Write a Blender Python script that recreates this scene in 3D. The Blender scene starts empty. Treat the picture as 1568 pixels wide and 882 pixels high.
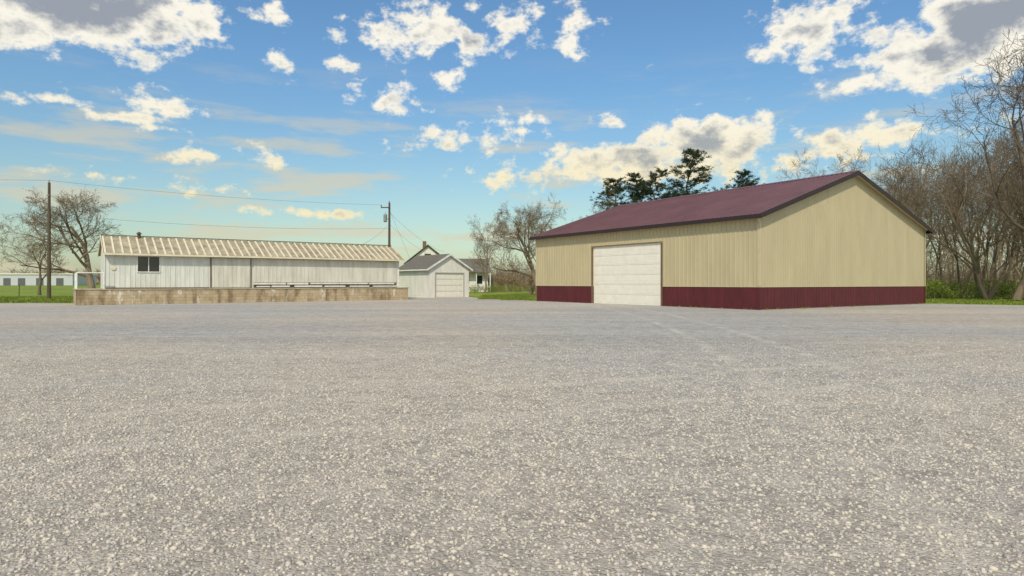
import bpy, math, random
import numpy as np
from mathutils import Vector, Matrix
random.seed(7)
rng = np.random.default_rng(11)
scene = bpy.context.scene
F = 977.0; CX = 784.0; HY = 433.0; CH = 1.45

# ------------------------------------------------------------------ materials
def nmat(name):
    m = bpy.data.materials.new(name); m.use_nodes = True
    nt = m.node_tree
    return m, nt, nt.nodes, nt.links, nt.nodes['Principled BSDF']

def mat(name, col, rough=0.6, metal=0.0, var=0.12, scale=3.0, streak=None, bump=0.0, bscale=40, col2=None, spec=0.4):
    m, nt, N, L, b = nmat(name)
    tc = N.new('ShaderNodeTexCoord')
    mp = N.new('ShaderNodeMapping')
    mp.inputs['Scale'].default_value = streak if streak else (1, 1, 1)
    L.new(tc.outputs['Object'], mp.inputs['Vector'])
    n = N.new('ShaderNodeTexNoise'); n.inputs['Scale'].default_value = scale
    n.inputs['Detail'].default_value = 4; n.inputs['Roughness'].default_value = 0.65
    L.new(mp.outputs[0], n.inputs['Vector'])
    r = N.new('ShaderNodeValToRGB')
    r.color_ramp.elements[0].position = 0.3; r.color_ramp.elements[1].position = 0.7
    c2 = col2 if col2 else tuple(c * (1 - var * 2) for c in col)
    r.color_ramp.elements[0].color = (*c2, 1)
    r.color_ramp.elements[1].color = (*[min(1, c * (1 + var * .5)) for c in col], 1)
    L.new(n.outputs['Fac'], r.inputs['Fac'])
    L.new(r.outputs[0], b.inputs['Base Color'])
    b.inputs['Roughness'].default_value = rough
    b.inputs['Metallic'].default_value = metal
    b.inputs['Specular IOR Level'].default_value = spec
    if bump > 0:
        n2 = N.new('ShaderNodeTexNoise'); n2.inputs['Scale'].default_value = bscale
        n2.inputs['Detail'].default_value = 3
        L.new(tc.outputs['Object'], n2.inputs['Vector'])
        bp = N.new('ShaderNodeBump'); bp.inputs['Strength'].default_value = bump
        bp.inputs['Distance'].default_value = 0.02
        L.new(n2.outputs['Fac'], bp.inputs['Height']); L.new(bp.outputs[0], b.inputs['Normal'])
    return m

def foliage(name, c1, c2):
    m, nt, N, L, b = nmat(name)
    g = N.new('ShaderNodeNewGeometry')
    r = N.new('ShaderNodeValToRGB')
    r.color_ramp.elements[0].color = (*c1, 1); r.color_ramp.elements[1].color = (*c2, 1)
    L.new(g.outputs['Random Per Island'], r.inputs['Fac'])
    L.new(r.outputs[0], b.inputs['Base Color'])
    b.inputs['Roughness'].default_value = .8
    b.inputs['Specular IOR Level'].default_value = .2
    return m

M = {}
M['tan'] = mat('tan_metal', (.50, .435, .27), .5, 0, .06, 1.2, (1, 1, .25))
M['tan2'] = mat('tan_trim', (.55, .47, .29), .5, 0, .05, 2)
M['maroon'] = mat('maroon_metal', (.105, .016, .022), .5, 0, .15, 2, (1, 1, .3))
M['roofm'] = mat('maroon_roof', (.185, .085, .085), .38, 0.0, .12, .5, None, 0, 40, None, .6)
M['dark'] = mat('dark_trim', (.03, .018, .018), .45, 0, .1, 3)
M['white'] = mat('white_paint', (.80, .77, .67), .5, 0, .05, 2)
M['garw'] = mat('garage_white', (.78, .75, .68), .6, 0, .08, 2, (1, 1, .3))
M['conc'] = mat('concrete', (.36, .33, .28), .9, 0, .2, 2.5, None, .4)
M['glass'] = mat('window_glass', (.02, .025, .03), .08, 0, .1, 2, None, 0, 40, None, .8)
M['longw'] = mat('pale_siding', (.74, .75, .69), .55, 0, .06, 1.6, (1.6, 1.6, .25), 0, 40, (.56, .57, .50))
M['longr'] = mat('old_metal_roof', (.44, .38, .26), .45, 0, .2, 1.5, None, 0, 40, (.22, .17, .11))
M['longrib'] = mat('roof_rib', (.76, .69, .50), .45, 0, .1, 2)
M['shingle'] = mat('shingle_roof', (.17, .155, .13), .9, 0, .25, 6, None, .3, 30)
M['bark'] = foliage('bark', (.12, .09, .06), (.30, .235, .16))
M['barkd'] = foliage('bark_dark', (.08, .06, .042), (.20, .155, .11))
M['wood'] = mat('pole_wood', (.13, .095, .065), .9, 0, .25, 4, (6, 6, .5))
M['wire'] = mat('wire', (.12, .12, .12), .6)
M['steel'] = mat('galvanised', (.35, .36, .36), .4, .6)
M['pipe'] = mat('painted_pipe', (.80, .79, .74), .5)
M['greyb'] = mat('industrial_cladding', (.55, .58, .60), .6)
M['needle'] = foliage('pine_needles', (.022, .04, .02), (.065, .09, .042))
M['bud'] = foliage('spring_buds', (.18, .14, .04), (.34, .27, .10))
M['shrub'] = foliage('shrub_leaves', (.07, .12, .02), (.32, .37, .06))
M['blade'] = foliage('grass_blades', (.06, .11, .012), (.26, .31, .05))
M['dry'] = foliage('dry_brush', (.16, .11, .06), (.38, .28, .16))

def block_mat():
    m, nt, N, L, b = nmat('stained_block')
    tc = N.new('ShaderNodeTexCoord')
    sp = N.new('ShaderNodeSeparateXYZ'); L.new(tc.outputs['Object'], sp.inputs[0])
    ad = N.new('ShaderNodeMath'); ad.operation = 'ADD'
    L.new(sp.outputs[0], ad.inputs[0]); L.new(sp.outputs[1], ad.inputs[1])
    cb = N.new('ShaderNodeCombineXYZ'); L.new(ad.outputs[0], cb.inputs[0]); L.new(sp.outputs[2], cb.inputs[1])
    br = N.new('ShaderNodeTexBrick')
    br.inputs['Scale'].default_value = 1; br.inputs['Brick Width'].default_value = .42
    br.inputs['Row Height'].default_value = .21; br.inputs['Mortar Size'].default_value = .008
    br.inputs['Color1'].default_value = (.50, .405, .26, 1); br.inputs['Color2'].default_value = (.41, .325, .205, 1)
    br.inputs['Mortar'].default_value = (.25, .20, .13, 1)
    L.new(cb.outputs[0], br.inputs['Vector'])
    mp = N.new('ShaderNodeMapping'); mp.inputs['Scale'].default_value = (1, 1, .35)
    L.new(tc.outputs['Object'], mp.inputs[0])
    n = N.new('ShaderNodeTexNoise'); n.inputs['Scale'].default_value = 1.6; n.inputs['Detail'].default_value = 6
    n.inputs['Roughness'].default_value = .75
    L.new(mp.outputs[0], n.inputs['Vector'])
    r = N.new('ShaderNodeValToRGB'); r.color_ramp.elements[0].position = .57; r.color_ramp.elements[1].position = .63
    L.new(n.outputs['Fac'], r.inputs[0])
    mx = N.new('ShaderNodeMix'); mx.data_type = 'RGBA'
    L.new(r.outputs[0], mx.inputs[0]); L.new(br.outputs['Color'], mx.inputs[6])
    mx.inputs[7].default_value = (.68, .63, .54, 1)
    n2 = N.new('ShaderNodeTexNoise'); n2.inputs['Scale'].default_value = 2.1; n2.inputs['Detail'].default_value = 6
    L.new(mp.outputs[0], n2.inputs['Vector'])
    r2 = N.new('ShaderNodeValToRGB'); r2.color_ramp.elements[0].position = .36; r2.color_ramp.elements[1].position = .54
    r2.color_ramp.elements[0].color = (.45, .38, .31, 1)
    L.new(n2.outputs['Fac'], r2.inputs[0])
    m2 = N.new('ShaderNodeMix'); m2.data_type = 'RGBA'; m2.blend_type = 'MULTIPLY'; m2.inputs[0].default_value = .85
    L.new(mx.outputs[2], m2.inputs[6]); L.new(r2.outputs[0], m2.inputs[7])
    L.new(m2.outputs[2], b.inputs['Base Color'])
    b.inputs['Roughness'].default_value = .9
    return m
M['block'] = block_mat()

def gravel_mat():
    m, nt, N, L, b = nmat('gravel_ground')
    tc = N.new('ShaderNodeTexCoord'); P = tc.outputs['Object']
    def noise(sc, det=4, ro=.6, vec=None):
        n = N.new('ShaderNodeTexNoise'); n.noise_dimensions = '2D'; n.inputs['Scale'].default_value = sc
        n.inputs['Detail'].default_value = det; n.inputs['Roughness'].default_value = ro
        L.new(vec or P, n.inputs['Vector']); return n.outputs['Fac']
    def ramp(f, p0, c0, p1, c1):
        r = N.new('ShaderNodeValToRGB')
        r.color_ramp.elements[0].position = p0; r.color_ramp.elements[0].color = (*c0, 1)
        r.color_ramp.elements[1].position = p1; r.color_ramp.elements[1].color = (*c1, 1)
        L.new(f, r.inputs[0]); return r.outputs[0]
    def mul(a, c, f=1.0, mode='MULTIPLY'):
        x = N.new('ShaderNodeMix'); x.data_type = 'RGBA'; x.blend_type = mode; x.inputs[0].default_value = f
        L.new(a, x.inputs[6]); L.new(c, x.inputs[7]); return x.outputs[2]
    def mt(op, a, c=None):
        x = N.new('ShaderNodeMath'); x.operation = op
        for i, v in enumerate((a, c)):
            if v is None: continue
            if isinstance(v, (int, float)): x.inputs[i].default_value = v
            else: L.new(v, x.inputs[i])
        return x.outputs[0]
    base = ramp(noise(.07, 3), .38, (.63, .60, .555), .60, (.72, .64, .54))
    v = N.new('ShaderNodeTexVoronoi'); v.voronoi_dimensions = '2D'; v.inputs['Scale'].default_value = 50; L.new(P, v.inputs['Vector'])
    sx = N.new('ShaderNodeSeparateColor'); L.new(v.outputs['Color'], sx.inputs[0])
    base = mul(base, ramp(sx.outputs[0], 0, (.62, .62, .62), 1, (1.0, 1.0, 1.0)))
    v2 = N.new('ShaderNodeTexVoronoi'); v2.voronoi_dimensions = '2D'; v2.inputs['Scale'].default_value = 12; L.new(P, v2.inputs['Vector'])
    s2 = N.new('ShaderNodeSeparateColor'); L.new(v2.outputs['Color'], s2.inputs[0])
    base = mul(base, ramp(s2.outputs[1], 0, (.80, .80, .80), .8, (1, 1, 1)))
    base = mul(base, ramp(noise(2.2, 6, .78), .34, (.78, .78, .79), .62, (1, 1, 1)))
    mp = N.new('ShaderNodeMapping'); mp.inputs['Scale'].default_value = (.05, .42, 1); mp.inputs['Rotation'].default_value = (0, 0, math.radians(-14))
    L.new(P, mp.inputs[0])
    base = mul(base, ramp(noise(1.0, 6, .7, mp.outputs[0]), .38, (.86, .86, .87), .62, (1, 1, 1)))
    # dusty wheel tracks: very gentle arcs of compacted fines, broken up by noise
    brk = noise(1.3, 5, .75)
    tr = None
    for (cx, cy, R0) in ((-34.7, 91.8, 90.0), (-34.7, 91.8, 91.75), (-115, 30, 120.4), (-115, 30, 122.1)):
        s = N.new('ShaderNodeVectorMath'); s.operation = 'DISTANCE'; L.new(P, s.inputs[0]); s.inputs[1].default_value = (cx, cy, 0)
        dd = mt('ABSOLUTE', mt('SUBTRACT', s.outputs['Value'], R0))
        one = N.new('ShaderNodeMapRange'); one.interpolation_type = 'SMOOTHSTEP'
        one.inputs['From Min'].default_value = .24; one.inputs['From Max'].default_value = .02
        L.new(dd, one.inputs['Value']); o = one.outputs['Result']
        tr = o if tr is None else mt('MAXIMUM', tr, o)
    bm = N.new('ShaderNodeMapRange'); bm.inputs['From Min'].default_value = .42; bm.inputs['From Max'].default_value = .62; L.new(brk, bm.inputs['Value'])
    trf = mt('MULTIPLY', mt('MULTIPLY', tr, bm.outputs['Result']), .42)
    x = N.new('ShaderNodeMix'); x.data_type = 'RGBA'; L.new(trf, x.inputs[0]); L.new(base, x.inputs[6]); x.inputs[7].default_value = (.70, .63, .54, 1)
    L.new(x.outputs[2], b.inputs['Base Color'])
    b.inputs['Roughness'].default_value = .95; b.inputs['Specular IOR Level'].default_value = .1
    bp = N.new('ShaderNodeBump'); bp.invert = True; bp.inputs['Distance'].default_value = .012; bp.inputs['Strength'].default_value = .8
    L.new(v.outputs['Distance'], bp.inputs['Height'])
    bp2 = N.new('ShaderNodeBump'); bp2.inputs['Distance'].default_value = .05; bp2.inputs['Strength'].default_value = .6
    L.new(noise(6, 6, .8), bp2.inputs['Height']); L.new(bp.outputs[0], bp2.inputs['Normal'])
    L.new(bp2.outputs[0], b.inputs['Normal'])
    return m
M['gravel'] = gravel_mat()

def stone_mat():
    m, nt, N, L, b = nmat('gravel_stone')
    g = N.new('ShaderNodeNewGeometry')
    r = N.new('ShaderNodeValToRGB'); cr = r.color_ramp
    cr.elements[0].color = (.28, .27, .255, 1); cr.elements[1].color = (.64, .575, .48, 1)
    e = cr.elements.new(.5); e.color = (.52, .475, .41, 1)
    e = cr.elements.new(.2); e.color = (.44, .415, .39, 1)
    L.new(g.outputs['Random Per Island'], r.inputs[0]); L.new(r.outputs[0], b.inputs['Base Color'])
    b.inputs['Roughness'].default_value = .9; b.inputs['Specular IOR Level'].default_value = .15
    return m
M['stone'] = stone_mat()

def grass_mat():
    m, nt, N, L, b = nmat('grass_ground')
    tc = N.new('ShaderNodeTexCoord')
    n = N.new('ShaderNodeTexNoise'); n.noise_dimensions = '2D'; n.inputs['Scale'].default_value = .12; n.inputs['Detail'].default_value = 9; n.inputs['Roughness'].default_value = .7
    L.new(tc.outputs['Object'], n.inputs['Vector'])
    r = N.new('ShaderNodeValToRGB'); cr = r.color_ramp
    cr.elements[0].position = .3; cr.elements[0].color = (.10, .16, .022, 1)
    cr.elements[1].position = .7; cr.elements[1].color = (.28, .33, .06, 1)
    L.new(n.outputs['Fac'], r.inputs[0]); L.new(r.outputs[0], b.inputs['Base Color'])
    b.inputs['Roughness'].default_value = .95; b.inputs['Specular IOR Level'].default_value = .1
    return m
M['grass'] = grass_mat()

# ------------------------------------------------------------------ mesh helpers
def empty(name, loc=(0, 0, 0), rotz=0):
    e = bpy.data.objects.new(name, None); e.empty_display_size = .5
    e.location = loc; e.rotation_euler = (0, 0, rotz)
    scene.collection.objects.link(e); return e

def link(name, me, m, parent=None):
    ob = bpy.data.objects.new(name, me)
    for mm in (m if isinstance(m, (list, tuple)) else [m]): me.materials.append(mm)
    scene.collection.objects.link(ob)
    if parent: ob.parent = parent
    return ob

class MB:
    def __init__(s): s.v = []; s.f = []; s.mi = []
    def add(s, vs, fs, mi=0):
        o = len(s.v); s.v += [tuple(p) for p in vs]
        s.f += [tuple(i + o for i in f) for f in fs]; s.mi += [mi] * len(fs)
    def box(s, x0, x1, y0, y1, z0, z1, mi=0):
        s.add([(x0, y0, z0), (x1, y0, z0), (x1, y1, z0), (x0, y1, z0), (x0, y0, z1), (x1, y0, z1), (x1, y1, z1), (x0, y1, z1)],
              [(0, 3, 2, 1), (4, 5, 6, 7), (0, 1, 5, 4), (1, 2, 6, 5), (2, 3, 7, 6), (3, 0, 4, 7)], mi)
    def prism(s, poly, d, mi=0):
        n = len(poly); p = [Vector(a) for a in poly]; d = Vector(d)
        s.add(p + [a + d for a in p], [tuple(range(n))[::-1], tuple(range(n, 2 * n))] + [(i, (i + 1) % n, (i + 1) % n + n, i + n) for i in range(n)], mi)
    def tube(s, pts, rad, k=6, mi=0, cap=True):
        pts = [Vector(p) for p in pts]; o = len(s.v)
        for i, p in enumerate(pts):
            d = (pts[min(i + 1, len(pts) - 1)] - pts[max(i - 1, 0)]).normalized()
            a = d.cross(Vector((0, 0, 1)) if abs(d.z) < .9 else Vector((1, 0, 0))).normalized(); c = d.cross(a)
            r = rad[i] if isinstance(rad, (list, tuple)) else rad
            for j in range(k):
                t = 2 * math.pi * j / k
                s.v.append(tuple(p + a * (r * math.cos(t)) + c * (r * math.sin(t))))
        for i in range(len(pts) - 1):
            for j in range(k):
                s.f.append((o + i * k + j, o + i * k + (j + 1) % k, o + (i + 1) * k + (j + 1) % k, o + (i + 1) * k + j)); s.mi.append(mi)
        if cap:
            s.f.append(tuple(o + j for j in range(k))[::-1]); s.mi.append(mi)
            s.f.append(tuple(o + (len(pts) - 1) * k + j for j in range(k))); s.mi.append(mi)
    def mesh(s, name):
        me = bpy.data.meshes.new(name); me.from_pydata(s.v, [], s.f)
        me.polygons.foreach_set('material_index', s.mi); me.update(); return me
    def obj(s, name, m, parent=None): return link(name, s.mesh(name), m, parent)

def np_mesh(name, V, Fc, k):
    me = bpy.data.meshes.new(name)
    me.vertices.add(len(V)); me.vertices.foreach_set('co', V.astype(np.float32).ravel())
    n = len(Fc); me.loops.add(n * k); me.loops.foreach_set('vertex_index', Fc.astype(np.int32).ravel())
    me.polygons.add(n); me.polygons.foreach_set('loop_start', np.arange(n, dtype=np.int32) * k)
    me.update(calc_edges=True); return me

# ------------------------------------------------------------------ ground
g = MB(); g.add([(-900, -300, 0), (900, -300, 0), (900, 1500, 0), (-900, 1500, 0)], [(0, 1, 2, 3)])
g.obj('ground', M['grass'])

edge = [(-90, -40), (90, -40), (90, 36), (60, 38), (33.5, 39.5), (29.5, 43.3), (24, 46), (10, 50), (2.1, 50.2), (-.6, 55), (-3.6, 61.5), (-4.2, 66), (-9, 64), (-14, 58), (-24, 48), (-28.6, 44.4), (-33, 45.2), (-50, 45.8), (-90, 47)]
pts = []
for i in range(len(edge)):
    a = Vector(edge[i]); b2 = Vector(edge[(i + 1) % len(edge)])
    n = max(1, int((b2 - a).length / .5)) if a.y > 30 or b2.y > 30 else 1
    n = min(n, 160)
    for j in range(n):
        p = a.lerp(b2, j / n)
        if a.y > 30: p = p + Vector((random.uniform(-.12, .12), random.uniform(-.22, .22)))
        pts.append((p.x, p.y, .012))
gl = MB(); gl.add(pts, [tuple(range(len(pts)))])
gl.obj('gravel_lot', M['gravel'])

# loose stones (one object)
def icosa():
    t = (1 + 5 ** .5) / 2
    v = np.array([(-1, t, 0), (1, t, 0), (-1, -t, 0), (1, -t, 0), (0, -1, t), (0, 1, t), (0, -1, -t), (0, 1, -t), (t, 0, -1), (t, 0, 1), (-t, 0, -1), (-t, 0, 1)], float)
    v /= np.linalg.norm(v[0])
    f = np.array([(0, 11, 5), (0, 5, 1), (0, 1, 7), (0, 7, 10), (0, 10, 11), (1, 5, 9), (5, 11, 4), (11, 10, 2), (10, 7, 6), (7, 1, 8), (3, 9, 4), (3, 4, 2), (3, 2, 6), (3, 6, 8), (3, 8, 9), (4, 9, 5), (2, 4, 11), (6, 2, 10), (8, 6, 7), (9, 8, 1)])
    return v, f
iv, ifc = icosa()
NS = 130000
yy = rng.uniform(1.8, 20, 1100000)
xx = rng.uniform(-1, 1, len(yy)) * (0.84 * 20 + 2.0)
inside = np.abs(xx) < (0.84 * yy + 2.0)
fade = np.clip((19.5 - yy) / 14.5, 0, 1); fade = fade * fade
keep = inside & (rng.random(len(yy)) < fade)
xx, yy = xx[keep][:NS], yy[keep][:NS]
n = len(xx); print('stones', n)
sz = np.clip(rng.lognormal(math.log(.0074), .40, n), .0035, .018)
J = iv[None] * (1 + rng.uniform(-.3, .3, (n, 12, 1)))
J = J * (sz[:, None, None] * rng.uniform(.7, 1.35, (n, 1, 3)))
J[:, :, 2] *= .75
a = rng.uniform(0, 6.28, n); ca, sa = np.cos(a)[:, None], np.sin(a)[:, None]
X = J[:, :, 0] * ca - J[:, :, 1] * sa + xx[:, None]; Y = J[:, :, 0] * sa + J[:, :, 1] * ca + yy[:, None]
Z = J[:, :, 2] + .012 + (sz * .1)[:, None]
V = np.stack([X, Y, Z], -1).reshape(-1, 3)
Fc = (ifc[None] + (np.arange(n) * 12)[:, None, None]).reshape(-1, 3)
link('gravel', np_mesh('gravel', V, Fc, 3), M['stone'])

# grass tufts (one object)
def scatter_blades(name, areas, m, hmin, hmax, w=.02):
    Vs = []
    for (x0, x1, y0, y1, cnt) in areas:
        x = rng.uniform(x0, x1, cnt); y = rng.uniform(y0, y1, cnt)
        h = rng.uniform(hmin, hmax, cnt); t = rng.uniform(0, 6.28, cnt); ww = w * rng.uniform(.6, 1.6, cnt)
        lx = rng.normal(0, .35, cnt) * h; ly = rng.normal(0, .35, cnt) * h
        A = np.stack([x - ww * np.cos(t), y - ww * np.sin(t), np.zeros(cnt)], -1)
        B = np.stack([x + ww * np.cos(t), y + ww * np.sin(t), np.zeros(cnt)], -1)
        C = np.stack([x + lx, y + ly, h], -1)
        Vs.append(np.stack([A, B, C], 1).reshape(-1, 3))
    for (p, q, cnt) in (((13.3, 33.72), (28.2, 43.6), 700), ((12.8, 33.9), (9.4, 39.0), 160), ((-27.5, 40.6), (-9.5, 54.6), 500)):
        s = rng.uniform(0, 1, cnt) ** 1.0; s = np.clip(s + rng.normal(0, .01, cnt), 0, 1)
        clump = (np.sin(s * 40) + np.sin(s * 93 + 1)) > .3
        s = s[clump]; c2 = len(s)
        x = p[0] + (q[0] - p[0]) * s + rng.normal(0, .05, c2); y = p[1] + (q[1] - p[1]) * s - abs(rng.normal(.05, .06, c2))
        h = rng.uniform(.04, .14, c2); t = rng.uniform(0, 6.28, c2)
        A = np.stack([x - .02 * np.cos(t), y - .02 * np.sin(t), np.zeros(c2)], -1); B = np.stack([x + .02 * np.cos(t), y + .02 * np.sin(t), np.zeros(c2)], -1)
        C = np.stack([x + rng.normal(0, .03, c2), y, h], -1); Vs.append(np.stack([A, B, C], 1).reshape(-1, 3))
    V = np.concatenate(Vs); Fc = np.arange(len(V)).reshape(-1, 3)
    return link(name, np_mesh(name, V, Fc, 3), m)
scatter_blades('grass', [(-60, -29, 45.6, 50, 16000), (-60, -34, 50, 66, 14000), (-3, 1.5, 55, 62, 5000), (-3.4, 6, 61, 75, 8000),
    (33, 60, 39.6, 43, 9000), (30, 60, 43, 60, 16000), (-1, 2, 52.5, 56, 2000)], M['blade'], .04, .13, .03)

# ------------------------------------------------------------------ pole barn
a1 = math.atan2(.552, .834)
barn = empty('pole_barn', (13.07, 33.7, .012), a1)
W, Lb, H, R = 18.3, 20.2, 5.07, 8.07
def zr(x): return H + (R - H) * (1 - abs(x - W / 2) / (W / 2))
DY0, DY1, DZ = 6.95, 13.35, 3.92
wz = 1.2
b = MB()
b.prism([(0, 0, wz), (W, 0, wz), (W, 0, H), (W / 2, 0, R), (0, 0, H)], (0, .1, 0))
b.prism([(0, Lb - .1, 0), (W, Lb - .1, 0), (W, Lb - .1, H), (W / 2, Lb - .1, R), (0, Lb - .1, H)], (0, .1, 0))
b.box(W - .1, W, .1, Lb - .1, 0, H)
b.box(0, .1, .1, DY0, wz, H); b.box(0, .1, DY1, Lb - .1, wz, H); b.box(0, .1, DY0, DY1, DZ, H)
b.obj('tan_walls', M['tan'], barn)
b = MB()
b.box(-.005, W + .005, -.005, .1, 0, wz - .003); b.box(-.005, .1, .102, DY0, 0, wz - .003); b.box(-.005, .1, DY1, Lb - .1, 0, wz - .003)
x = .15
while x < W - .1:
    b.prism([(x - .03, -.005, .02), (x + .03, -.005, .02), (x + .014, -.03, .02), (x - .014, -.03, .02)], (0, 0, wz - .05)); x += .305
y = .3
while y < Lb:
    if not (DY0 - .12 < y < DY1 + .12):
        b.prism([(-.005, y - .03, .02), (-.03, y - .014, .02), (-.03, y + .014, .02), (-.005, y + .03, .02)], (0, 0, wz - .05))
    y += .305
b.obj('maroon_wainscot', M['maroon'], barn)
b = MB()
x = .15
while x < W - .1:
    b.prism([(x - .02, 0, wz + .03), (x + .02, 0, wz + .03), (x + .01, -.012, wz + .03), (x - .01, -.012, wz + .03)], (0, 0, zr(x) - wz - .12)); x += .229
y = .3
while y < Lb:
    z0 = DZ + .15 if (DY0 - .12 < y < DY1 + .12) else wz + .03
    b.prism([(0, y - .03, z0), (-.034, y - .014, z0), (-.034, y + .014, z0), (0, y + .03, z0)], (0, 0, H - z0 - .03)); y += .305
b.obj('wall_ribs', M['tan'], barn)
b = MB()
b.box(-.035, W + .03, -.035, -.006, wz - .0, wz + .035); b.box(-.035, -.006, 0, DY0 - .14, wz, wz + .035); b.box(-.035, -.006, DY1 + .14, Lb, wz, wz + .035)
b.box(-.045, .09, -.045, -.036, wz + .04, H - .02); b.box(-.045, -.036, -.034, .10, wz + .04, H - .02)
b.box(W - .08, W + .045, -.045, -.036, wz + .04, H - .02); b.box(-.045, -.036, Lb - .1, Lb + .02, wz + .04, H - .02)
b.box(-.04, -.004, DY0 - .12, DY1 + .12, DZ + .002, DZ + .12)
b.obj('corner_and_header_trim', M['tan2'], barn)
b = MB()
b.box(-.045, .09, -.045, -.036, .02, wz - .01); b.box(-.045, -.036, -.034, .10, .02, wz - .01)
b.box(W - .08, W + .045, -.045, -.036, .02, wz - .01)
b.obj('maroon_corner_trim', M['maroon'], barn)
b = MB()
b.box(-.05, .02, DY0 - .12, DY0 - .001, .0, DZ); b.box(-.05, .02, DY1 + .001, DY1 + .14, 0, DZ)
b.box(-.06, -.041, DY0 - .14, DY1 + .16, DZ + .03, DZ + .075)
b.obj('door_frame', mat('door_frame_brown', (.16, .11, .07), .6), barn)
b = MB()
nS = 6; sh = DZ / nS
for i in range(nS):
    b.box(.06, .1, DY0, DY1, i * sh + .006, (i + 1) * sh - .006)
    b.box(.055, .0598, DY0 + .08, DY1 - .08, i * sh + .1, (i + 1) * sh - .1)
    b.box(.052, .0549, DY0 + .08, DY1 - .08, i * sh + .29, i * sh + .31)
b.obj('overhead_door', M['white'], barn)
b = MB(); b.box(.101, .12, DY0 - .3, DY1 + .3, .01, DZ + .2)
b.obj('door_backing', M['pipe'], barn)
ov = .35; th = .07
sl = (R - H) / (W / 2)
def roof(mb, x0, x1, y0, y1, Hf, off, t):
    za, zb = Hf(x0) + off, Hf(x1) + off
    mb.prism([(x0, y0, za), (x1, y0, zb), (x1, y0, zb + t), (x0, y0, za + t)], (0, y1 - y0, 0))
Hf = lambda x: R - sl * abs(x - W / 2)
b = MB()
roof(b, -ov, W / 2, -ov, Lb + ov, Hf, .03, th); roof(b, W / 2 + .001, W + ov, -ov, Lb + ov, Hf, .03, th)
y = -ov + .12
while y < Lb + ov:
    for s in (0, 1):
        xa, xb = (-ov, W / 2 - .12) if s == 0 else (W / 2 + .12, W + ov)
        za, zb = Hf(xa) + .03 + th, Hf(xb) + .03 + th
        b.prism([(xa, y - .03, za - .003), (xb, y - .03, zb - .003), (xb, y + .03, zb - .003), (xa, y + .03, za - .003)], (0, 0, .035))
    y += .305
b.prism([(W / 2 - .22, -ov, Hf(W / 2 - .22) + .135), (W / 2, -ov, R + .135), (W / 2 + .22, -ov, Hf(W / 2 + .22) + .135), (W / 2, -ov, R + .165)], (0, Lb + 2 * ov, 0))
b.obj('metal_roof', M['roofm'], barn)
b = MB()
b.box(-ov - .06, -ov - .002, -ov, Lb + ov, Hf(-ov) - .14, Hf(-ov) + .09)
b.box(W + ov + .002, W + ov + .06, -ov, Lb + ov, Hf(-ov) - .14, Hf(-ov) + .09)
for yy0 in (-ov - .04, Lb + ov + .002):
    for xa, xb in ((-ov - .06, W / 2), (W / 2 + .001, W + ov + .06)):
        b.prism([(xa, yy0, Hf(xa) - .14), (xb, yy0, Hf(xb) - .14), (xb, yy0, Hf(xb) + .125), (xa, yy0, Hf(xa) + .125)], (0, .038, 0))
b.obj('fascia_trim', M['dark'], barn)
b = MB()
b.box(-ov, -.03, -ov + .01, Lb + ov, Hf(-ov) - .12, Hf(-ov) - .10)
b.prism([(-.1, -ov, Hf(-.1) - .0), (W / 2, -ov, R), (W / 2, -ov, R + .02), (-.1, -ov, Hf(-.1) + .02)], (0, ov - .01, 0))
b.prism([(W / 2 + .001, -ov, R), (W + .1, -ov, Hf(W + .1)), (W + .1, -ov, Hf(W + .1) + .02), (W / 2 + .001, -ov, R + .02)], (0, ov - .01, 0))
b.tube([(-.28, -.12, H - .25), (-.12, -.12, H - .45), (-.12, -.12, H - .62)], .045, 8)
b.obj('soffit_and_downspout', M['tan2'], barn)
b = MB(); b.box(.02, W - .02, -.02, .09, -.1, .045 - .03); b.obj('footing', M['conc'], barn)

# ------------------------------------------------------------------ long building
a2 = math.radians(36)
LY = 42.0; LX = (161 - CX) / F * LY
ca2, sa2 = math.cos(a2), math.sin(a2)
lb = empty('long_loading_dock_building', (LX, LY, .012), a2)
def dl(xp, off=0.0):  # distance along the front wall for a given bearing
    t = (xp - CX) / F; x0 = LX + off * sa2; y0 = LY - off * ca2
    return (t * y0 - x0) / (ca2 - t * sa2)
LL, LW, DT, EV = dl(610), 4.5, 1.05, 3.52
DL0, DL1 = dl(116, .72), dl(625, .72)
RG = 4.6
b = MB()
wx0, wx1, z0, z1 = dl(211), dl(244), 2.2, 3.22
b.box(0, wx0, 0, .1, DT, EV)
b.box(wx0, wx1, 0, .1, DT, z0); b.box(wx0, wx1, 0, .1, z1, EV)
b.box(wx1, LL, 0, .1, DT, EV)
b.prism([(0, .102, DT), (0, LW, DT), (0, LW, EV), (0, LW / 2, RG), (0, .102, EV)], (.1, 0, 0))
b.prism([(LL - .1, .102, DT), (LL - .1, LW, DT), (LL - .1, LW, EV), (LL - .1, LW / 2, RG), (LL - .1, .102, EV)], (.1, 0, 0))
b.box(.1, LL - .1, LW - .1, LW, DT, EV)
x = .2
while x < LL - .05:
    if wx0 - .1 < x < wx1 + .1:
        b.box(x - .02, x + .02, -.022, -.001, DT + .05, z0 - .07); b.box(x - .02, x + .02, -.022, -.001, z1 + .07, EV - .05)
    else:
        b.box(x - .02, x + .02, -.022, -.001, DT + .05, EV - .05)
    x += .3
b.obj('siding', M['longw'], lb)
b = MB()
b.box(wx0 - .06, wx1 + .06, -.04, .0, z1, z1 + .06); b.box(wx0 - .06, wx1 + .06, -.06, .0, z0 - .06, z0)
b.box(wx0 - .06, wx0, -.04, 0, z0 + .001, z1 - .001); b.box(wx1, wx1 + .06, -.04, 0, z0 + .001, z1 - .001)
b.box((wx0 + wx1) / 2 - .025, (wx0 + wx1) / 2 + .025, -.02, .03, z0 + .001, z1 - .001)
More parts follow.
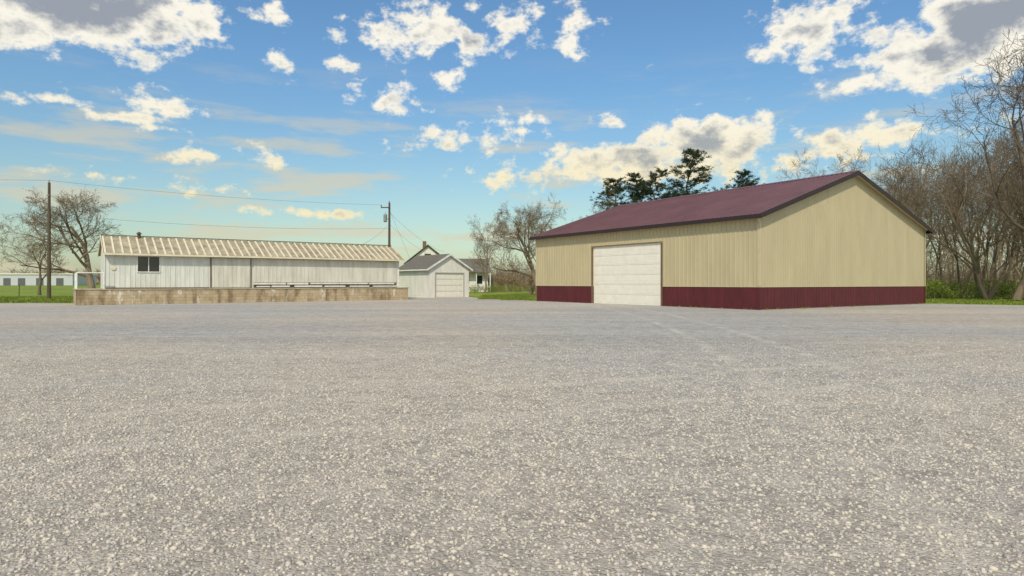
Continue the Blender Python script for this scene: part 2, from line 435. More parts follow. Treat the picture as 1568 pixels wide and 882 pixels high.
b.obj('window_frame', M['pipe'], lb)
b = MB(); b.box(wx0, wx1, .04, .05, z0, z1); b.obj('window_glass', M['glass'], lb)
b = MB()
d0, d1 = dl(324), dl(383)
b.box(d0, d1, -.045, -.023, DT + .06, EV - .3)
e0, e1 = dl(388), dl(607)
b.box(e0, e1, -.05, -.023, DT + .42, EV - .28)
x = e0 + .15
while x < e1:
    b.box(x - .02, x + .02, -.07, -.0505, DT + .45, EV - .3); x += .3
x = d0 + .15
while x < d1:
    b.box(x - .02, x + .02, -.065, -.0455, DT + .1, EV - .33); x += .3
b.obj('sliding_doors', mat('door_siding', (.70, .69, .61), .55, 0, .06, 1.4, (1.6, 1.6, .25), 0, 40, (.52, .50, .41)), lb)
b = MB()
b.box(d0 - .1, d0 - .03, -.09, -.023, DT + .02, EV - .06); b.box(d1 + .02, d1 + .07, -.08, -.023, DT + .02, EV - .1)
b.box(d0, LL - .05, -.09, -.023, EV - .26, EV - .19)
b.box(.0, d0 - .15, -.05, -.023, DT + .0, DT + .07)
b.box(e0, e1, -.03, -.023, DT + .03, DT + .40)
b.obj('door_posts_and_track', mat('weathered_brown', (.17, .125, .085), .7, 0, .2, 3), lb)
b = MB()
x = e0
while x < e1 - .6:
    w_ = random.uniform(1.2, 2.6)
    b.box(x, min(e1, x + w_), -.14, -.031, DT + .27 + random.uniform(-.02, .02), DT + .385); x += w_ + random.uniform(.06, .2)
x = e0 + .2
while x < e1 - .6:
    w_ = random.uniform(.8, 2.4)
    b.box(x, min(e1, x + w_), -.18, -.031, DT + .06, DT + .165 + random.uniform(-.02, .03)); x += w_ + random.uniform(.1, .5)
b.box(-.04, -.001, -.04, .1, DT, EV - .05); b.box(LL + .001, LL + .05, -.04, .1, DT, EV - .05)
b.obj('white_dock_rails', M['pipe'], lb)
b = MB(); bx = Vector((.45, -.03, 2.42))
b.tube([bx, bx + Vector((0, -.03, 0))], .15, 16); b.obj('round_sign', M['longrib'], lb)
b = MB()
b.box(DL0, DL1, -.72, -.0, 0, DT - .08); b.box(DL0, -.0, .001, LW - .6, 0, DT - .08); b.box(0, LL, .001, LW, 0, DT - .01)
b.obj('dock_wall', M['block'], lb)
b = MB()
b.box(DL0 - .04, DL1 + .04, -.76, .0, DT - .079, DT - .005); b.box(DL0 - .04, .0, .001, LW - .6, DT - .079, DT - .005)
b.obj('dock_slab', mat('dock_slab', (.46, .39, .28), .9, 0, .2, 2, None, .4), lb)
b = MB()
for p in ((DL0 + .06, -.6), (DL0 + .06, .9), (DL0 + .06, 2.4), (-.1, -.62)):
    b.tube([(p[0], p[1], DT - .01), (p[0], p[1], DT + 1.05)], .042, 8)
for z in (DT + .5, DT + 1.03):
    b.tube([(DL0 + .06, -.6, z), (DL0 + .06, 2.4, z)], .036, 8)
b.tube([(DL0 + .06, -.6, DT + 1.03), (-.1, -.62, DT + 1.03)], .036, 8)
b.obj('dock_railing', M['pipe'], lb)
sl2 = (RG - EV) / (LW / 2)
Hy = lambda y: RG - sl2 * abs(y - LW / 2) + .03
o2 = .4
RX0, RX1 = -.12, LL + .35
b = MB()
for ya, yb in ((-o2, LW / 2), (LW / 2 + .001, LW + o2)):
    b.prism([(RX0, ya, Hy(ya)), (RX0, yb, Hy(yb)), (RX0, yb, Hy(yb) + .04), (RX0, ya, Hy(ya) + .04)], (RX1 - RX0, 0, 0))
b.obj('roof_sheets', M['longr'], lb)
b = MB()
x = RX0 + .1
while x < LL + .3:
    for ya, yb in ((-o2 - .01, LW / 2), (LW / 2 + .001, LW + o2)):
        b.prism([(x - .055, ya, Hy(ya) + .038), (x - .055, yb, Hy(yb) + .038), (x - .055, yb, Hy(yb) + .09), (x - .055, ya, Hy(ya) + .09)], (.11, 0, 0))
    x += .5
b.box(RX0 - .02, RX1 + .02, -o2 - .05, -o2 - .012, Hy(-o2) - .09, Hy(-o2) + .03)
for xq in (RX0 - .037, RX1 + .002):
    b.prism([(xq, -o2, Hy(-o2) - .07), (xq, LW / 2, Hy(LW / 2) - .07), (xq, LW / 2, Hy(LW / 2) + .11), (xq, -o2, Hy(-o2) + .11)], (.035, 0, 0))
    b.prism([(xq, LW + o2, Hy(LW + o2) - .07), (xq, LW / 2 + .001, Hy(LW / 2) - .07), (xq, LW / 2 + .001, Hy(LW / 2) + .11), (xq, LW + o2, Hy(LW + o2) + .11)], (.035, 0, 0))
b.obj('roof_ribs_and_fascia', M['longrib'], lb)
b = MB(); b.box(RX0, RX1, LW / 2 - .1, LW / 2 + .1, RG + .105, RG + .15); b.obj('ridge_cap', M['wood'], lb)
b = MB()
vx = dl(192)
b.tube([(vx + 1.0, 2.1, RG - .2), (vx + 1.0, 2.1, RG + .28)], .11, 10); b.tube([(vx + 1.0, 2.1, RG + .28), (vx + 1.0, 2.1, RG + .42)], [.2, .06], 10)
b.obj('roof_vent', M['wood'], lb)

# ------------------------------------------------------------------ small garage
ga = empty('small_garage', (-8.0, 61.6, .012), math.radians(38))
GW, GD, GE, GR = 4.63, 6.2, 2.85, 4.2
b = MB()
dw0, dw1, dh = .75, 3.95, 2.35
b.box(0, dw0, 0, .1, 0, GE); b.box(dw1, GW, 0, .1, 0, GE); b.box(dw0, dw1, 0, .1, dh, GE)
b.prism([(0, 0, GE + .001), (GW, 0, GE + .001), (GW / 2, 0, GR)], (0, .1, 0))
b.prism([(0, GD - .1, 0), (GW, GD - .1, 0), (GW, GD - .1, GE), (GW / 2, GD - .1, GR), (0, GD - .1, GE)], (0, .1, 0))
b.box(0, .1, .102, GD - .102, 0, GE); b.box(GW - .1, GW, .102, GD - .102, 0, GE)
z = .2
while z < GE:
    b.box(-.012, -.001, 0, GD, z, z + .012); z += .2
b.obj('siding', M['garw'], ga)
b = MB()
for i in range(4):
    h4 = dh / 4; b.box(dw0, dw1, .05, .09, i * h4 + .012, (i + 1) * h4 - .012)
    for j in range(5):
        pw = (dw1 - dw0) / 5
        b.box(dw0 + j * pw + .08, dw0 + (j + 1) * pw - .08, .038, .0498, i * h4 + .1, (i + 1) * h4 - .1)
b.obj('overhead_door', M['white'], ga)
b = MB(); b.box(dw0 - .1, dw0, -.03, -.001, 0, dh + .1); b.box(dw1, dw1 + .1, -.03, -.001, 0, dh + .1); b.box(dw0 + .001, dw1 - .001, -.03, -.001, dh, dh + .1)
b.box(dw0, dw1, .095, .11, .01, dh)
b.obj('door_trim', mat('grey_trim', (.4, .38, .34), .6), ga)
b = MB(); Hg = lambda x: GR + .03 - (GR - GE) / (GW / 2) * abs(x - GW / 2)
roof(b, -.3, GW / 2, -.2, GD + .2, Hg, 0, .08); roof(b, GW / 2 + .001, GW + .3, -.2, GD + .2, Hg, 0, .08)
b.obj('shingle_roof', M['shingle'], ga)
b = MB()
for xa, xb in ((-.32, GW / 2), (GW / 2 + .001, GW + .32)):
    b.prism([(xa, -.24, Hg(xa) - .1), (xb, -.24, Hg(xb) - .1), (xb, -.24, Hg(xb) + .095), (xa, -.24, Hg(xa) + .095)], (0, .038, 0))
b.box(-.34, -.302, -.2, GD + .2, Hg(-.3) - .08, Hg(-.3) + .05)
b.obj('rake_boards', M['pipe'], ga)

# ------------------------------------------------------------------ farmhouse behind
hs = empty('farmhouse', (-13.2, 100.0, 0), math.radians(8))
b = MB()
b.box(-3.2, 3.2, 0, 9, 0, 4.6)
b.prism([(-3.2, 0, 4.601), (3.2, 0, 4.601), (0, 0, 7.2)], (0, .15, 0)); b.prism([(-3.2, 8.8, 4.601), (3.2, 8.8, 4.601), (0, 8.8, 7.2)], (0, .15, 0))
b.box(3.201, 9.6, 1.5, 8.0, 0, 3.3)
b.obj('white_walls', M['garw'], hs)
b = MB(); Hh = lambda x: 7.3 - .80 * abs(x)
roof(b, -3.7, 0, -.4, 9.4, Hh, 0, .15); roof(b, .001, 3.7, -.4, 9.4, Hh, 0, .15)
Hp = lambda y: 5.3 - .55 * abs(y - 4.2)
b.prism([(3.202, .2, Hp(.2)), (3.202, 4.2, Hp(4.2)), (3.202, 8.2, Hp(8.2)), (3.202, 8.2, Hp(8.2) + .12), (3.202, 4.2, Hp(4.2) + .12), (3.202, .2, Hp(.2) + .12)], (6.8, 0, 0))
b.box(-5.5, -3.75, 1, 8, 3.0, 3.15)
b.obj('grey_roof', M['shingle'], hs)
b = MB(); b.box(-.8, -.2, 3.5, 4.1, 6.2, 8.2); b.obj('chimney', mat('chimney_brick', (.22, .12, .08), .9), hs)
b = MB()
for x0 in (-1.9, .7): b.box(x0, x0 + 1.1, -.03, -.001, 1.4, 2.9)
b.box(-.5, .5, -.03, -.001, 5.0, 6.0)
for x0 in (5.6, 7.7): b.box(x0, x0 + 1.0, 1.46, 1.499, 1.3, 2.6)
b.obj('windows', M['glass'], hs)
b = MB()
for x0 in (3.6, 5.6, 7.6, 9.8): b.box(x0, x0 + .14, .3, .44, 0, 3.08)
b.box(3.5, 9.95, .25, .5, .75, .83)
b.obj('porch_posts', M['pipe'], hs)

# far industrial shed, left
fi = empty('industrial_building', (-283, 350, 0), 0)
b = MB(); b.box(0, 42, 0, 20, 0, 6.0); b.box(-40, -2, 5, 20, 0, 5.0); b.obj('walls', M['greyb'], fi)
b = MB(); b.box(-.5, 42.5, -.5, 20.5, 6.001, 6.6); b.obj('roof', M['white'], fi)
b = MB()
for x0 in (4, 12, 22, 33): b.box(x0, x0 + 4, -.1, -.01, 0, 4)
b.obj('doors', mat('dark_doors', (.12, .13, .14)), fi)

# ------------------------------------------------------------------ utility poles and wires
P1 = Vector(((75 - CX) / F * 57, 57, 0)); P2 = Vector(((596 - CX) / F * 71, 71, 0))
def pole(name, p, h):
    e = empty(name, p)
    b = MB(); b.tube([(0, 0, 0), (.02, 0, h)], [.17, .11], 10); b.obj('pole_shaft', M['wood'], e); return e
e1_ = pole('utility_pole', P1, 10.4); e2_ = pole('utility_pole', P2, 10.35)
b = MB(); b.tube([(0, 0, 10.4), (0, 0, 10.62)], .05, 8); b.box(-.12, .12, -.16, -.1, 9.2, 9.3); b.obj('insulator', M['steel'], e1_)
b = MB(); b.box(-.9, .1, -.19, -.13, 9.75, 9.87); b.tube([(-.85, -.16, 9.87), (-.85, -.16, 10.1)], .05, 8)
b.tube([(0, 0, 10.35), (0, 0, 10.55)], .05, 8); b.obj('crossarm', M['wood'], e2_)
b = MB(); b.tube([(-.42, -.1, 8.2), (-.42, -.1, 8.28), (-.42, -.1, 9.0), (-.42, -.1, 9.08)], [.15, .2, .2, .15], 12); b.tube([(-.42, -.1, 9.08), (-.42, -.1, 9.28)], .035, 6)
b.box(-.25, -.1, -.05, .05, 8.5, 8.6); b.obj('transformer', M['steel'], e2_)
def wire(mb, A, B, sag, r=.010, n=14):
    A, B = Vector(A), Vector(B)
    mb.tube([A.lerp(B, i / n) - Vector((0, 0, sag * 4 * (i / n) * (1 - i / n))) for i in range(n + 1)], r, 4, cap=False)
b = MB()
T1 = P1 + Vector((0, 0, 10.6)); T2 = P2 + Vector((-.85, -.16, 10.1))
wire(b, T1, T2, .35); wire(b, P1 + Vector((0, -.1, 7.6)), P2 + Vector((0, -.1, 7.5)), .5, .010)
wire(b, T1, T1 + Vector((-48, -14, .3)), .5); wire(b, P1 + Vector((0, -.1, 7.6)), P1 + Vector((-48, -14, 7.7)), .6, .007)
eb = Vector((LX + ca2 * 17, LY + sa2 * 17, 4.2)) + Vector((-sa2, ca2, 0)) * 1.5
wire(b, P2 + Vector((0, 0, 8.0)), eb, .5, .012)
wire(b, P2 + Vector((0, 0, 9.3)), Vector((-10.5, 99, 6.2)), .6, .012); wire(b, P2 + Vector((0, 0, 8.0)), Vector((-10.5, 99, 5.2)), .8, .012)
wire(b, P2 + Vector((0, 0, 9.6)), P2 + Vector((3.6, 3, 0)), 0, .011, 2)
b.obj('power_lines', M['wire'])

# fence left
fe = empty('wire_fence', (-72, 66, 0))
b = MB()
for i in range(13): b.tube([(i * 3, 0, 0), (i * 3 + random.uniform(-.05, .05), 0, 1.25)], .04, 6)
b.obj('posts', M['wood'], fe)
b = MB()
for z in (.4, .8, 1.15): b.tube([(0, 0, z), (36, 0, z)], .01, 4)
b.obj('strands', M['wire'], fe)

# ------------------------------------------------------------------ trees
def bare_tree_mesh(name, H, seed, spread=1.0, stems=1, lean=(0, 0), trunk_r=.28, first=.22, levels=5, buds=0, kids=(4, 6), tw=.011, fork=.38):
    R_ = random.Random(seed); mb = MB(); leaves = []
    def rv(s): return Vector((R_.gauss(0, s), R_.gauss(0, s), R_.gauss(0, s)))
    def branch(p, d, Ln, r, lvl, startf):
        ns = [7, 6, 5, 4, 3, 2][min(lvl, 5)]
        P = [p.copy()]; D = [d.copy()]; q = p.copy(); dd = d.copy()
        for i in range(ns):
            dd = (dd + rv(.13 + .03 * lvl) + Vector((0, 0, .06 if lvl else .04))).normalized()
            q = q + dd * (Ln / ns); P.append(q.copy()); D.append(dd.copy())
        r1 = max(tw * .7, r * (.32 if lvl < levels else .5))
        rad = [max(tw * .7, r + (r1 - r) * (i / ns)) for i in range(ns + 1)]
        if lvl == 0: rad[0] *= 1.35
        mb.tube(P, rad, [9, 7, 5, 4, 3, 3][min(lvl, 5)], cap=False)
        if lvl >= levels:
            if buds and R_.random() < buds: leaves.append(P[-1])
            return
        nk = R_.randint(*kids) + (2 if lvl == 0 else 0)
        for c in range(nk):
            f = startf + (1 - startf) * (c + R_.uniform(.1, .9)) / nk
            i = min(int(f * ns), ns - 1); t = f * ns - i
            cp = P[i].lerp(P[i + 1], t); cd = D[i + 1]
            rr = rad[i] + (rad[i + 1] - rad[i]) * t
            ax = cd.cross(rv(1)).normalized()
            ang = math.radians(R_.uniform(25, 58)) * (spread if lvl < 2 else 1)
            nd = (Matrix.Rotation(ang, 3, ax) @ cd)
            if nd.z < -.1 and lvl < 3: nd.z = abs(nd.z) * .4
            nd.normalize()
            branch(cp, nd, Ln * R_.uniform(.5, .78) * (1 - .35 * f if lvl == 0 else 1 - .25 * f), rr * R_.uniform(.5, .72), lvl + 1, .18)
    for s in range(stems):
        a = s * 6.28 / stems + R_.uniform(-.4, .4)
        d = Vector((lean[0] + (fork * math.cos(a) if stems > 1 else 0), lean[1] + (fork * math.sin(a) if stems > 1 else 0), 1)).normalized()
        branch(Vector((.15 * math.cos(a) if stems > 1 else 0, .15 * math.sin(a) if stems > 1 else 0, -.1)), d, H * (.74 if stems == 1 else .8) * R_.uniform(.9, 1.05), trunk_r, 0, first)
    for q in leaves:
        for _ in range(2):
            c = q + rv(.06); u = rv(.045); v2 = rv(.045)
            mb.add([c, c + u, c + v2], [(0, 1, 2)], 1)
    me = mb.mesh(name)
    zt = max(v[2] for v in mb.v)
    return me, zt
def place(name, me, zt, px, d, top_py=None, Hm=None, rot=0, sx=1.0):
    ob = bpy.data.objects.new(name, me); scene.collection.objects.link(ob)
    Hh_ = Hm if Hm else (HY - top_py) / F * d + CH
    s = Hh_ / zt
    ob.location = ((px - CX) / F * d, d, 0); ob.scale = (s * sx, s * sx, s); ob.rotation_euler = (0, 0, rot); return ob
def tm(*a, bark='bark', **k):
    me, zt = bare_tree_mesh(*a, **k); me.materials.append(M[bark]); me.materials.append(M['bud']); return me, zt

tA = tm('spreading_tree', 11, 3, spread=1.25, lean=(-.12, 0), trunk_r=.30, first=.2, buds=.35, kids=(4, 6))
tB = tm('tall_tree', 16, 5, spread=.85, trunk_r=.24, first=.25, kids=(4, 5), bark='bark', tw=.013)
tC = tm('multi_stem_tree', 18, 8, spread=.8, stems=4, trunk_r=.24, first=.15, levels=4, kids=(4, 6), bark='bark', tw=.018)
tD = tm('round_tree', 13, 14, spread=1.0, trunk_r=.24, first=.22, buds=.5, kids=(4, 5), tw=.013)
tE = tm('forest_tree', 16, 21, spread=.6, trunk_r=.18, first=.35, levels=4, kids=(4, 5), bark='barkd', tw=.018)
tF = tm('forest_tree_b', 16, 33, spread=.7, stems=2, trunk_r=.17, first=.3, levels=4, kids=(3, 5), bark='bark', fork=.25, tw=.018)
tG = tm('big_edge_tree', 20, 44, spread=1.0, trunk_r=.33, first=.15, levels=5, kids=(4, 5), bark='barkd', tw=.018)

place('bare_tree', *tA, 145, 62, 287, rot=.3, sx=1.15)
place('bare_tree', *tD, 60, 75, 335, rot=1.3, sx=1.2)
place('bare_tree', *tD, 812, 78, 292, rot=2.0)
place('bare_tree', *tA, 826, 72, 305, rot=.1, sx=.9)
place('bare_tree', *tB, 742, 88, 330, rot=.7)
place('bare_tree', *tB, 885, 82, 292, rot=2.4)
place('bare_tree', *tD, 935, 90, 305, rot=4)
for px, d, tp, r in ((1205, 78, 238, 1), (1245, 82, 230, 2.2), (1290, 76, 226, 3.1), (1335, 80, 232, .3), (1365, 75, 228, 5)):
    place('bare_tree', *(tD if r > 2 else tB), px, d, tp, rot=r)
# woodland edge right
wr = random.Random(5)
place('bare_tree', *tC, 1512, 56, 190, rot=.5)
place('bare_tree', *tG, 1590, 47, 0, rot=2.5, sx=.95)
place('bare_tree', *tB, 1556, 54, 90, rot=1.0, sx=1.1)
for i in range(30):
    px = 1372 + (i % 22) * 15 + wr.uniform(-8, 8) if i < 22 else wr.uniform(1600, 1900)
    d = wr.uniform(60, 84); me = wr.choice([tE, tF, tE, tF])
    place('bare_tree', *me, px, d, wr.uniform(196, 258) - (25 if px > 1480 else 0), rot=wr.uniform(0, 6.28), sx=wr.uniform(.8, 1.1))

# pines
def pine_mesh(name, H, seed):
    R_ = random.Random(seed); mb = MB()
    tp = [(R_.gauss(0, .06) * i, R_.gauss(0, .06) * i, H * i / 8) for i in range(9)]
    mb.tube(tp, [.24 * (1 - i / 9) + .02 for i in range(9)], 8)
    z = H * .35
    while z < H * .99:
        f = (z - H * .35) / (H * .65)
        Lm = (H * .27) * (1 - f) ** .55 * (.6 + .8 * min(1, f * 3 + .4)) * .8 + .3
        i = min(int(z / H * 8), 7); t = z / H * 8 - i
        c = Vector(tp[i]).lerp(Vector(tp[i + 1]), t)
        for k in range(R_.randint(4, 7)):
            if R_.random() < .10: continue
            a = R_.uniform(0, 6.28); Ln = Lm * R_.uniform(.5, 1.2)
            d = Vector((math.cos(a), math.sin(a), R_.uniform(.05, .4))).normalized()
            P = [c]; q = c.copy()
            for s in range(4):
                d = (d + Vector((R_.gauss(0, .1), R_.gauss(0, .1), R_.gauss(.04, .08)))).normalized(); q = q + d * Ln / 4; P.append(q.copy())
            mb.tube(P, [.05, .04, .03, .02, .012], 4, cap=False)
            for s in range(int(5 + Ln * 4.2)):
                tt = R_.uniform(.3, 1.03) * 4; j = min(int(tt), 3)
                cc = P[j].lerp(P[j + 1], tt - j) + Vector((R_.gauss(0, .22), R_.gauss(0, .22), R_.gauss(.05, .1))) * (Ln / 3 + .3)
                for _ in range(17):
                    u = Vector((R_.gauss(0, 1), R_.gauss(0, 1), R_.gauss(.35, .7))).normalized() * R_.uniform(.16, .38)
                    v2 = u.cross(Vector((R_.gauss(0, 1), R_.gauss(0, 1), R_.gauss(0, 1)))).normalized() * .032
                    o = cc + Vector((R_.gauss(0, .09), R_.gauss(0, .09), R_.gauss(0, .05)))
                    mb.add([o - v2, o + v2, o + u], [(0, 1, 2)], 1)
        z += R_.uniform(.42, .75)
    me = mb.mesh(name); me.materials.append(M['barkd']); me.materials.append(M['needle'])
    return me, H
pA = pine_mesh('pine_a', 17, 2); pB = pine_mesh('pine_b', 17, 9); pC = pine_mesh('pine_c', 17, 17)
place('pine_tree', *pA, 1056, 80, 232, rot=0, sx=1.05)
place('pine_tree', *pB, 940, 84, 274, rot=1, sx=.95)
place('pine_tree', *pC, 972, 86, 268, rot=2, sx=.95)
place('pine_tree', *pC, 1003, 82, 260, rot=4, sx=.8)
place('pine_tree', *pB, 1138, 84, 262, rot=2.2, sx=.8)

# shrubs
def shrub(name, px, d, w_, h_, n_, m='shrub', seed=0, tri=.06):
    R_ = random.Random(seed); mb = MB()
    for i in range(int(w_ * 5)):
        x = R_.uniform(-w_ / 2, w_ / 2); y = R_.uniform(-1, 1); hh = h_ * R_.uniform(.5, 1.1)
        P = [Vector((x, y, 0))]
        for s in range(3): P.append(P[-1] + Vector((R_.gauss(0, .15), R_.gauss(0, .15), hh / 3)))
        mb.tube(P, [.02, .015, .012, .008], 3, cap=False)
    blobs = [(R_.uniform(-w_ / 2, w_ / 2), R_.uniform(-.9, .9), R_.uniform(.15, .75) * h_, R_.uniform(.25, .6)) for _ in range(int(w_ * 3))]
    for i in range(n_):
        bx_, by, bz, br = R_.choice(blobs)
        c = Vector((bx_ + R_.gauss(0, br), by + R_.gauss(0, br), max(.03, bz + R_.gauss(0, br * .6))))
        u = Vector((R_.gauss(0, tri), R_.gauss(0, tri), R_.gauss(0, tri))); v2 = Vector((R_.gauss(0, tri), R_.gauss(0, tri), R_.gauss(0, tri)))
        mb.add([c, c + u, c + v2], [(0, 1, 2)], 1)
    me = mb.mesh(name); ob = link(name, me, [M['bark'], M[m]]); ob.location = ((px - CX) / F * d, d, 0); return ob
for i, (px, d, w_, h_) in enumerate(((1440, 57, 3.5, 1.8), (1475, 60, 4, 1.6), (1540, 57, 4, 1.9), (1590, 55, 4, 1.6), (1425, 62, 3, 2.0), (1660, 54, 5, 1.7), (1500, 64, 6, 2.0))):
    shrub('shrub', px, d, w_, h_, 3200, seed=i)
shrub('shrub', 738, 93, 4, 1.2, 1500, seed=40); shrub('shrub', 700, 95, 2.4, 1.0, 900, seed=41)
shrub('dry_brush', 790, 105, 10, 3.4, 6000, 'dry', 50, .09); shrub('dry_brush', 850, 108, 10, 3.2, 5000, 'dry', 51, .09)
shrub('shrub', 790, 100, 9, 1.0, 2500, seed=52)

def thicket(name, x0, x1, y0, y1, n_, h0, h1, m, rad=.02, seed=1):
    R_ = random.Random(seed); mb = MB()
    for i in range(n_):
        p = Vector((R_.uniform(x0, x1), R_.uniform(y0, y1), 0)); h = R_.uniform(h0, h1)
        d = Vector((R_.gauss(0, .15), R_.gauss(0, .15), 1))
        P = [p]
        for s in range(3):
            d = (d + Vector((R_.gauss(0, .12), R_.gauss(0, .12), 0))); P.append(P[-1] + d.normalized() * h / 3)
        mb.tube(P, [rad, rad * .8, rad * .6, rad * .3], 3, cap=False)
        for k in range(5):
            t = R_.uniform(.25, 1) * 3; j = min(int(t), 2); c = P[j].lerp(P[j + 1], t - j)
            e = c + Vector((R_.gauss(0, .22), R_.gauss(0, .22), R_.uniform(.08, .3))) * h
            mb.tube([c, c.lerp(e, .5) + Vector((R_.gauss(0, .03 * h), 0, R_.gauss(0, .03 * h))), e], [rad * .5, rad * .4, rad * .25], 3, cap=False)
    return mb.obj(name, M[m])
thicket('woodland_understorey', 36, 100, 62, 90, 800, 2, 5, 'bark', .03, 3)
thicket('distant_woodland', 45, 150, 98, 120, 600, 7, 13, 'bark', .07, 4)
thicket('distant_treeline', -420, 420, 520, 560, 2600, 7, 13, 'bark', .3, 5)
thicket('hedgerow', -4, 30, 108, 120, 700, 3, 5.5, 'bark', .03, 6)

# ------------------------------------------------------------------ camera
cam = bpy.data.cameras.new('camera'); co = bpy.data.objects.new('camera', cam); scene.collection.objects.link(co)
co.location = (0, 0, CH); co.rotation_euler = (math.pi / 2, 0, 0)
cam.sensor_width = 36; cam.lens = 36 * F / 1568; cam.shift_y = -8 / 1568; cam.clip_end = 5000; cam.clip_start = .05
scene.camera = co

# ------------------------------------------------------------------ light
SEL, SAZ = math.radians(46), math.radians(190)
sd = Vector((math.sin(SAZ) * math.cos(SEL), math.cos(SAZ) * math.cos(SEL), math.sin(SEL)))
su = bpy.data.lights.new('sun', 'SUN'); su.energy = 3.1; su.angle = math.radians(2); su.color = (1, .90, .73)
so = bpy.data.objects.new('sun', su); scene.collection.objects.link(so)
so.rotation_euler = sd.to_track_quat('Z', 'Y').to_euler(); so.location = (0, 0, 30)

# ------------------------------------------------------------------ world: Nishita + procedural clouds
wd = bpy.data.worlds.new('World'); scene.world = wd; wd.use_nodes = True
try:
    wd.cycles.sampling_method = 'MANUAL'; wd.cycles.sample_map_resolution = 256
except Exception as e: print(e)
nt = wd.node_tree; N = nt.nodes; L = nt.links; bg = N['Background']
sky = N.new('ShaderNodeTexSky'); sky.sky_type = 'NISHITA'; sky.sun_disc = False
sky.sun_elevation = SEL; sky.sun_rotation = SAZ; sky.air_density = 1.2; sky.dust_density = 1.0; sky.ozone_density = 1.5
tc = N.new('ShaderNodeTexCoord'); sp = N.new('ShaderNodeSeparateXYZ'); L.new(tc.outputs['Generated'], sp.inputs[0])
def mth(op, a, b_=None, c=None, clamp=False):
    n_ = N.new('ShaderNodeMath'); n_.operation = op; n_.use_clamp = clamp
    for i, v in enumerate((a, b_, c)):
        if v is None: continue
        if isinstance(v, (int, float)): n_.inputs[i].default_value = v
        else: L.new(v, n_.inputs[i])
    return n_.outputs[0]
def ss(x, a, b_):
    n_ = N.new('ShaderNodeMapRange'); n_.interpolation_type = 'SMOOTHSTEP'
    n_.inputs['From Min'].default_value = a; n_.inputs['From Max'].default_value = b_
    L.new(x, n_.inputs['Value']); return n_.outputs['Result']
az = mth('ARCTAN2', sp.outputs[0], sp.outputs[1]); el = mth('ARCSINE', sp.outputs[2])
cb = N.new('ShaderNodeCombineXYZ'); L.new(az, cb.inputs[0]); L.new(el, cb.inputs[1]); AE = cb.outputs[0]
def wnoise(scale, det, ro, stretch=(1, 1, 1), off=0, rotz=0):
    mp = N.new('ShaderNodeMapping'); mp.inputs['Scale'].default_value = stretch; mp.inputs['Location'].default_value = (off, off, off)
    mp.inputs['Rotation'].default_value = (0, 0, rotz)
    L.new(AE, mp.inputs[0]); n_ = N.new('ShaderNodeTexNoise'); n_.noise_dimensions = '2D'; n_.inputs['Scale'].default_value = scale
    n_.inputs['Detail'].default_value = det; n_.inputs['Roughness'].default_value = ro; L.new(mp.outputs[0], n_.inputs['Vector']); return n_
wn = wnoise(9, 2, .5, (1, 1, 1), 4)
vs = N.new('ShaderNodeVectorMath'); vs.operation = 'SUBTRACT'; L.new(wn.outputs['Color'], vs.inputs[0]); vs.inputs[1].default_value = (.5, .5, .5)
v3 = N.new('ShaderNodeVectorMath'); v3.operation = 'MULTIPLY_ADD'; L.new(vs.outputs[0], v3.inputs[0]); v3.inputs[1].default_value = (.05, .02, 0); L.new(AE, v3.inputs[2])
AW = v3.outputs[0]
def ae(px, py):
    x = (px - CX) / F; z = (HY - py) / F
    return math.atan2(x, 1), math.atan2(z, math.sqrt(1 + x * x))
clouds = [(130, -5, 260, 78, 3.2), (300, 30, 75, 46, 1.6), (225, 84, 60, 20, .9), (20, 35, 130, 40, 2.0),
    (10, 142, 110, 15, .95), (100, 160, 110, 15, .95), (190, 182, 90, 13, .9), (250, 200, 50, 9, .8),
    (90, 262, 190, 13, .85), (490, 328, 100, 9, .8),
    (240, 158, 80, 24, .9), (170, 142, 30, 12, .7), (300, 235, 40, 20, 1.0), (405, 237, 42, 19, 1.0), (330, 293, 46, 12, .85),
    (430, 96, 22, 24, .85), (405, 18, 36, 22, .8), (505, 45, 28, 24, .7), (635, 50, 105, 44, 1.3), (725, 66, 60, 30, 1.1), (790, 38, 62, 32, .95),
    (870, 50, 46, 42, 1.1), (725, 8, 26, 14, .8), (535, 130, 38, 22, 1.0), (520, 97, 28, 16, .8), (610, 152, 44, 28, 1.15), (690, 125, 32, 22, 1.0),
    (700, 212, 110, 26, 1.1), (800, 184, 66, 17, .9), (815, 205, 66, 12, .75), (930, 184, 32, 13, 1.0), (1085, 215, 125, 50, 2.1), (950, 245, 160, 36, 1.6), (1000, 262, 200, 32, 1.3), (790, 270, 95, 22, 1.0),
    (1245, 42, 105, 54, 1.4), (1190, 72, 44, 24, .9), (1430, 80, 175, 66, 2.1), (1520, 30, 150, 90, 2.8), (1300, 128, 80, 26, 1.1), (1330, 212, 160, 30, 1.2), (1270, 240, 130, 26, 1.0),
    (1700, 150, 160, 60, 1.4), (-150, 100, 150, 60, 1.3)]
acc = None
for (px, py, rx, ry, am) in clouds:
    A, E = ae(px, py); x = (px - CX) / F
    kx = 1 / (1 + x * x); ky = math.cos(math.atan(x))
    rxx, ryy = rx / F * kx, ry / F * ky
    s1 = N.new('ShaderNodeVectorMath'); s1.operation = 'SUBTRACT'; L.new(AW, s1.inputs[0]); s1.inputs[1].default_value = (A, E, 0)
    s2 = N.new('ShaderNodeVectorMath'); s2.operation = 'MULTIPLY'; L.new(s1.outputs[0], s2.inputs[0]); s2.inputs[1].default_value = (1 / rxx, 1 / ryy, 0)
    s3 = N.new('ShaderNodeVectorMath'); s3.operation = 'LENGTH'; L.new(s2.outputs[0], s3.inputs[0])
    v = mth('MULTIPLY_ADD', s3.outputs['Value'], -am, am)
    acc = v if acc is None else mth('MAXIMUM', acc, v)
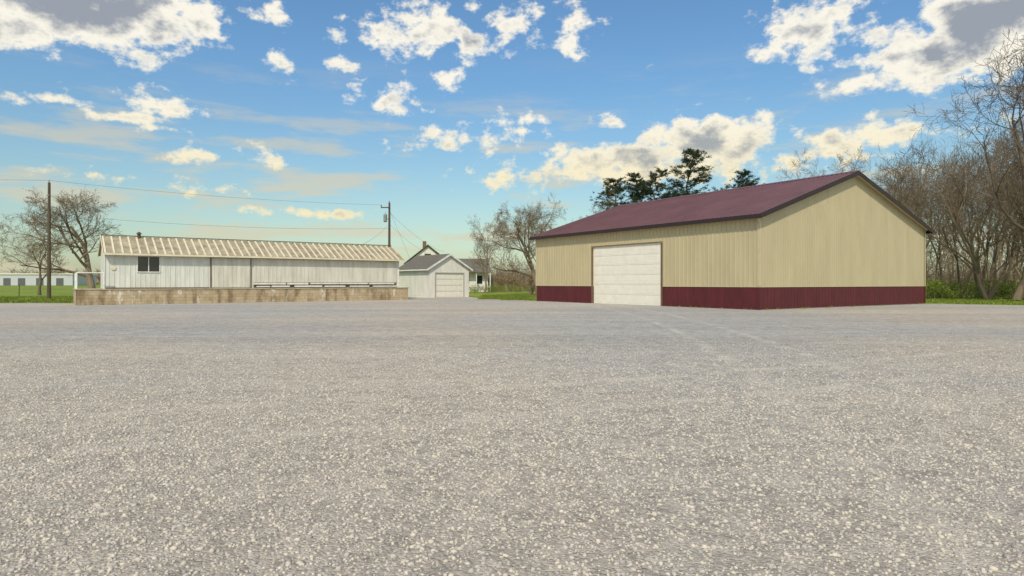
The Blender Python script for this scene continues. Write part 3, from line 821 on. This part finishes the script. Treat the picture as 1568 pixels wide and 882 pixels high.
gen = wnoise(3.0, 4, .55, (1, 2, 1), 7).outputs['Fac']
back = mth('MAXIMUM', ss(mth('ABSOLUTE', az), .95, 1.3), ss(el, .5, .8))
gv = mth('MULTIPLY', mth('SUBTRACT', gen, .42), mth('MULTIPLY', back, 5))
acc = mth('MAXIMUM', acc, mth('SUBTRACT', gv, mth('SUBTRACT', 1, back)))
fb = wnoise(22, 7, .62, (1, 1.5, 1), 2).outputs['Fac']
dens = mth('ADD', mth('MAXIMUM', acc, -.6), mth('MULTIPLY', mth('SUBTRACT', fb, .53), 3.4))
mask = ss(dens, .05, .8)
fb2 = wnoise(13, 5, .58, (1, 1.8, 1), 3).outputs['Fac']
core = ss(mth('ADD', dens, mth('MULTIPLY', mth('SUBTRACT', fb2, .5), 2.2)), .7, 2.1)
def cmix(fac, a, b_):
    n_ = N.new('ShaderNodeMix'); n_.data_type = 'RGBA'
    if isinstance(fac, float): n_.inputs[0].default_value = fac
    else: L.new(fac, n_.inputs[0])
    for i, v in ((6, a), (7, b_)):
        if isinstance(v, tuple): n_.inputs[i].default_value = (*v, 1)
        else: L.new(v, n_.inputs[i])
    return n_.outputs[2]
STR = .14
k = 1 / STR
low = ss(el, .30, .10)
edgec = cmix(low, tuple(c * k for c in (1.0, .95, .82)), tuple(c * k for c in (.96, .84, .54)))
corec = cmix(low, tuple(c * k for c in (.33, .36, .41)), tuple(c * k for c in (.46, .47, .41)))
cc = cmix(core, edgec, corec)
tint = N.new('ShaderNodeMix'); tint.data_type = 'RGBA'; tint.blend_type = 'MULTIPLY'; tint.inputs[0].default_value = 1
L.new(sky.outputs[0], tint.inputs[6])
L.new(cmix(ss(el, .04, .36), (.72, .82, .78), (.60, .84, .98)), tint.inputs[7])
skyc = tint.outputs[2]
st = wnoise(5, 7, .6, (.9, 5.5, 1), 1.5, .12).outputs['Fac']
stm = mth('MULTIPLY', ss(st, .48, .68), mth('MULTIPLY', ss(el, .36, .14), .62))
skyc = cmix(stm, skyc, tuple(c * k for c in (.70, .62, .44)))
L.new(cmix(mth('MULTIPLY', mask, mth('MULTIPLY', ss(el, .0, .05), .96)), skyc, cc), bg.inputs['Color'])
bg.inputs['Strength'].default_value = STR

scene.view_settings.view_transform = 'Standard'; scene.view_settings.look = 'None'; scene.view_settings.exposure = 0
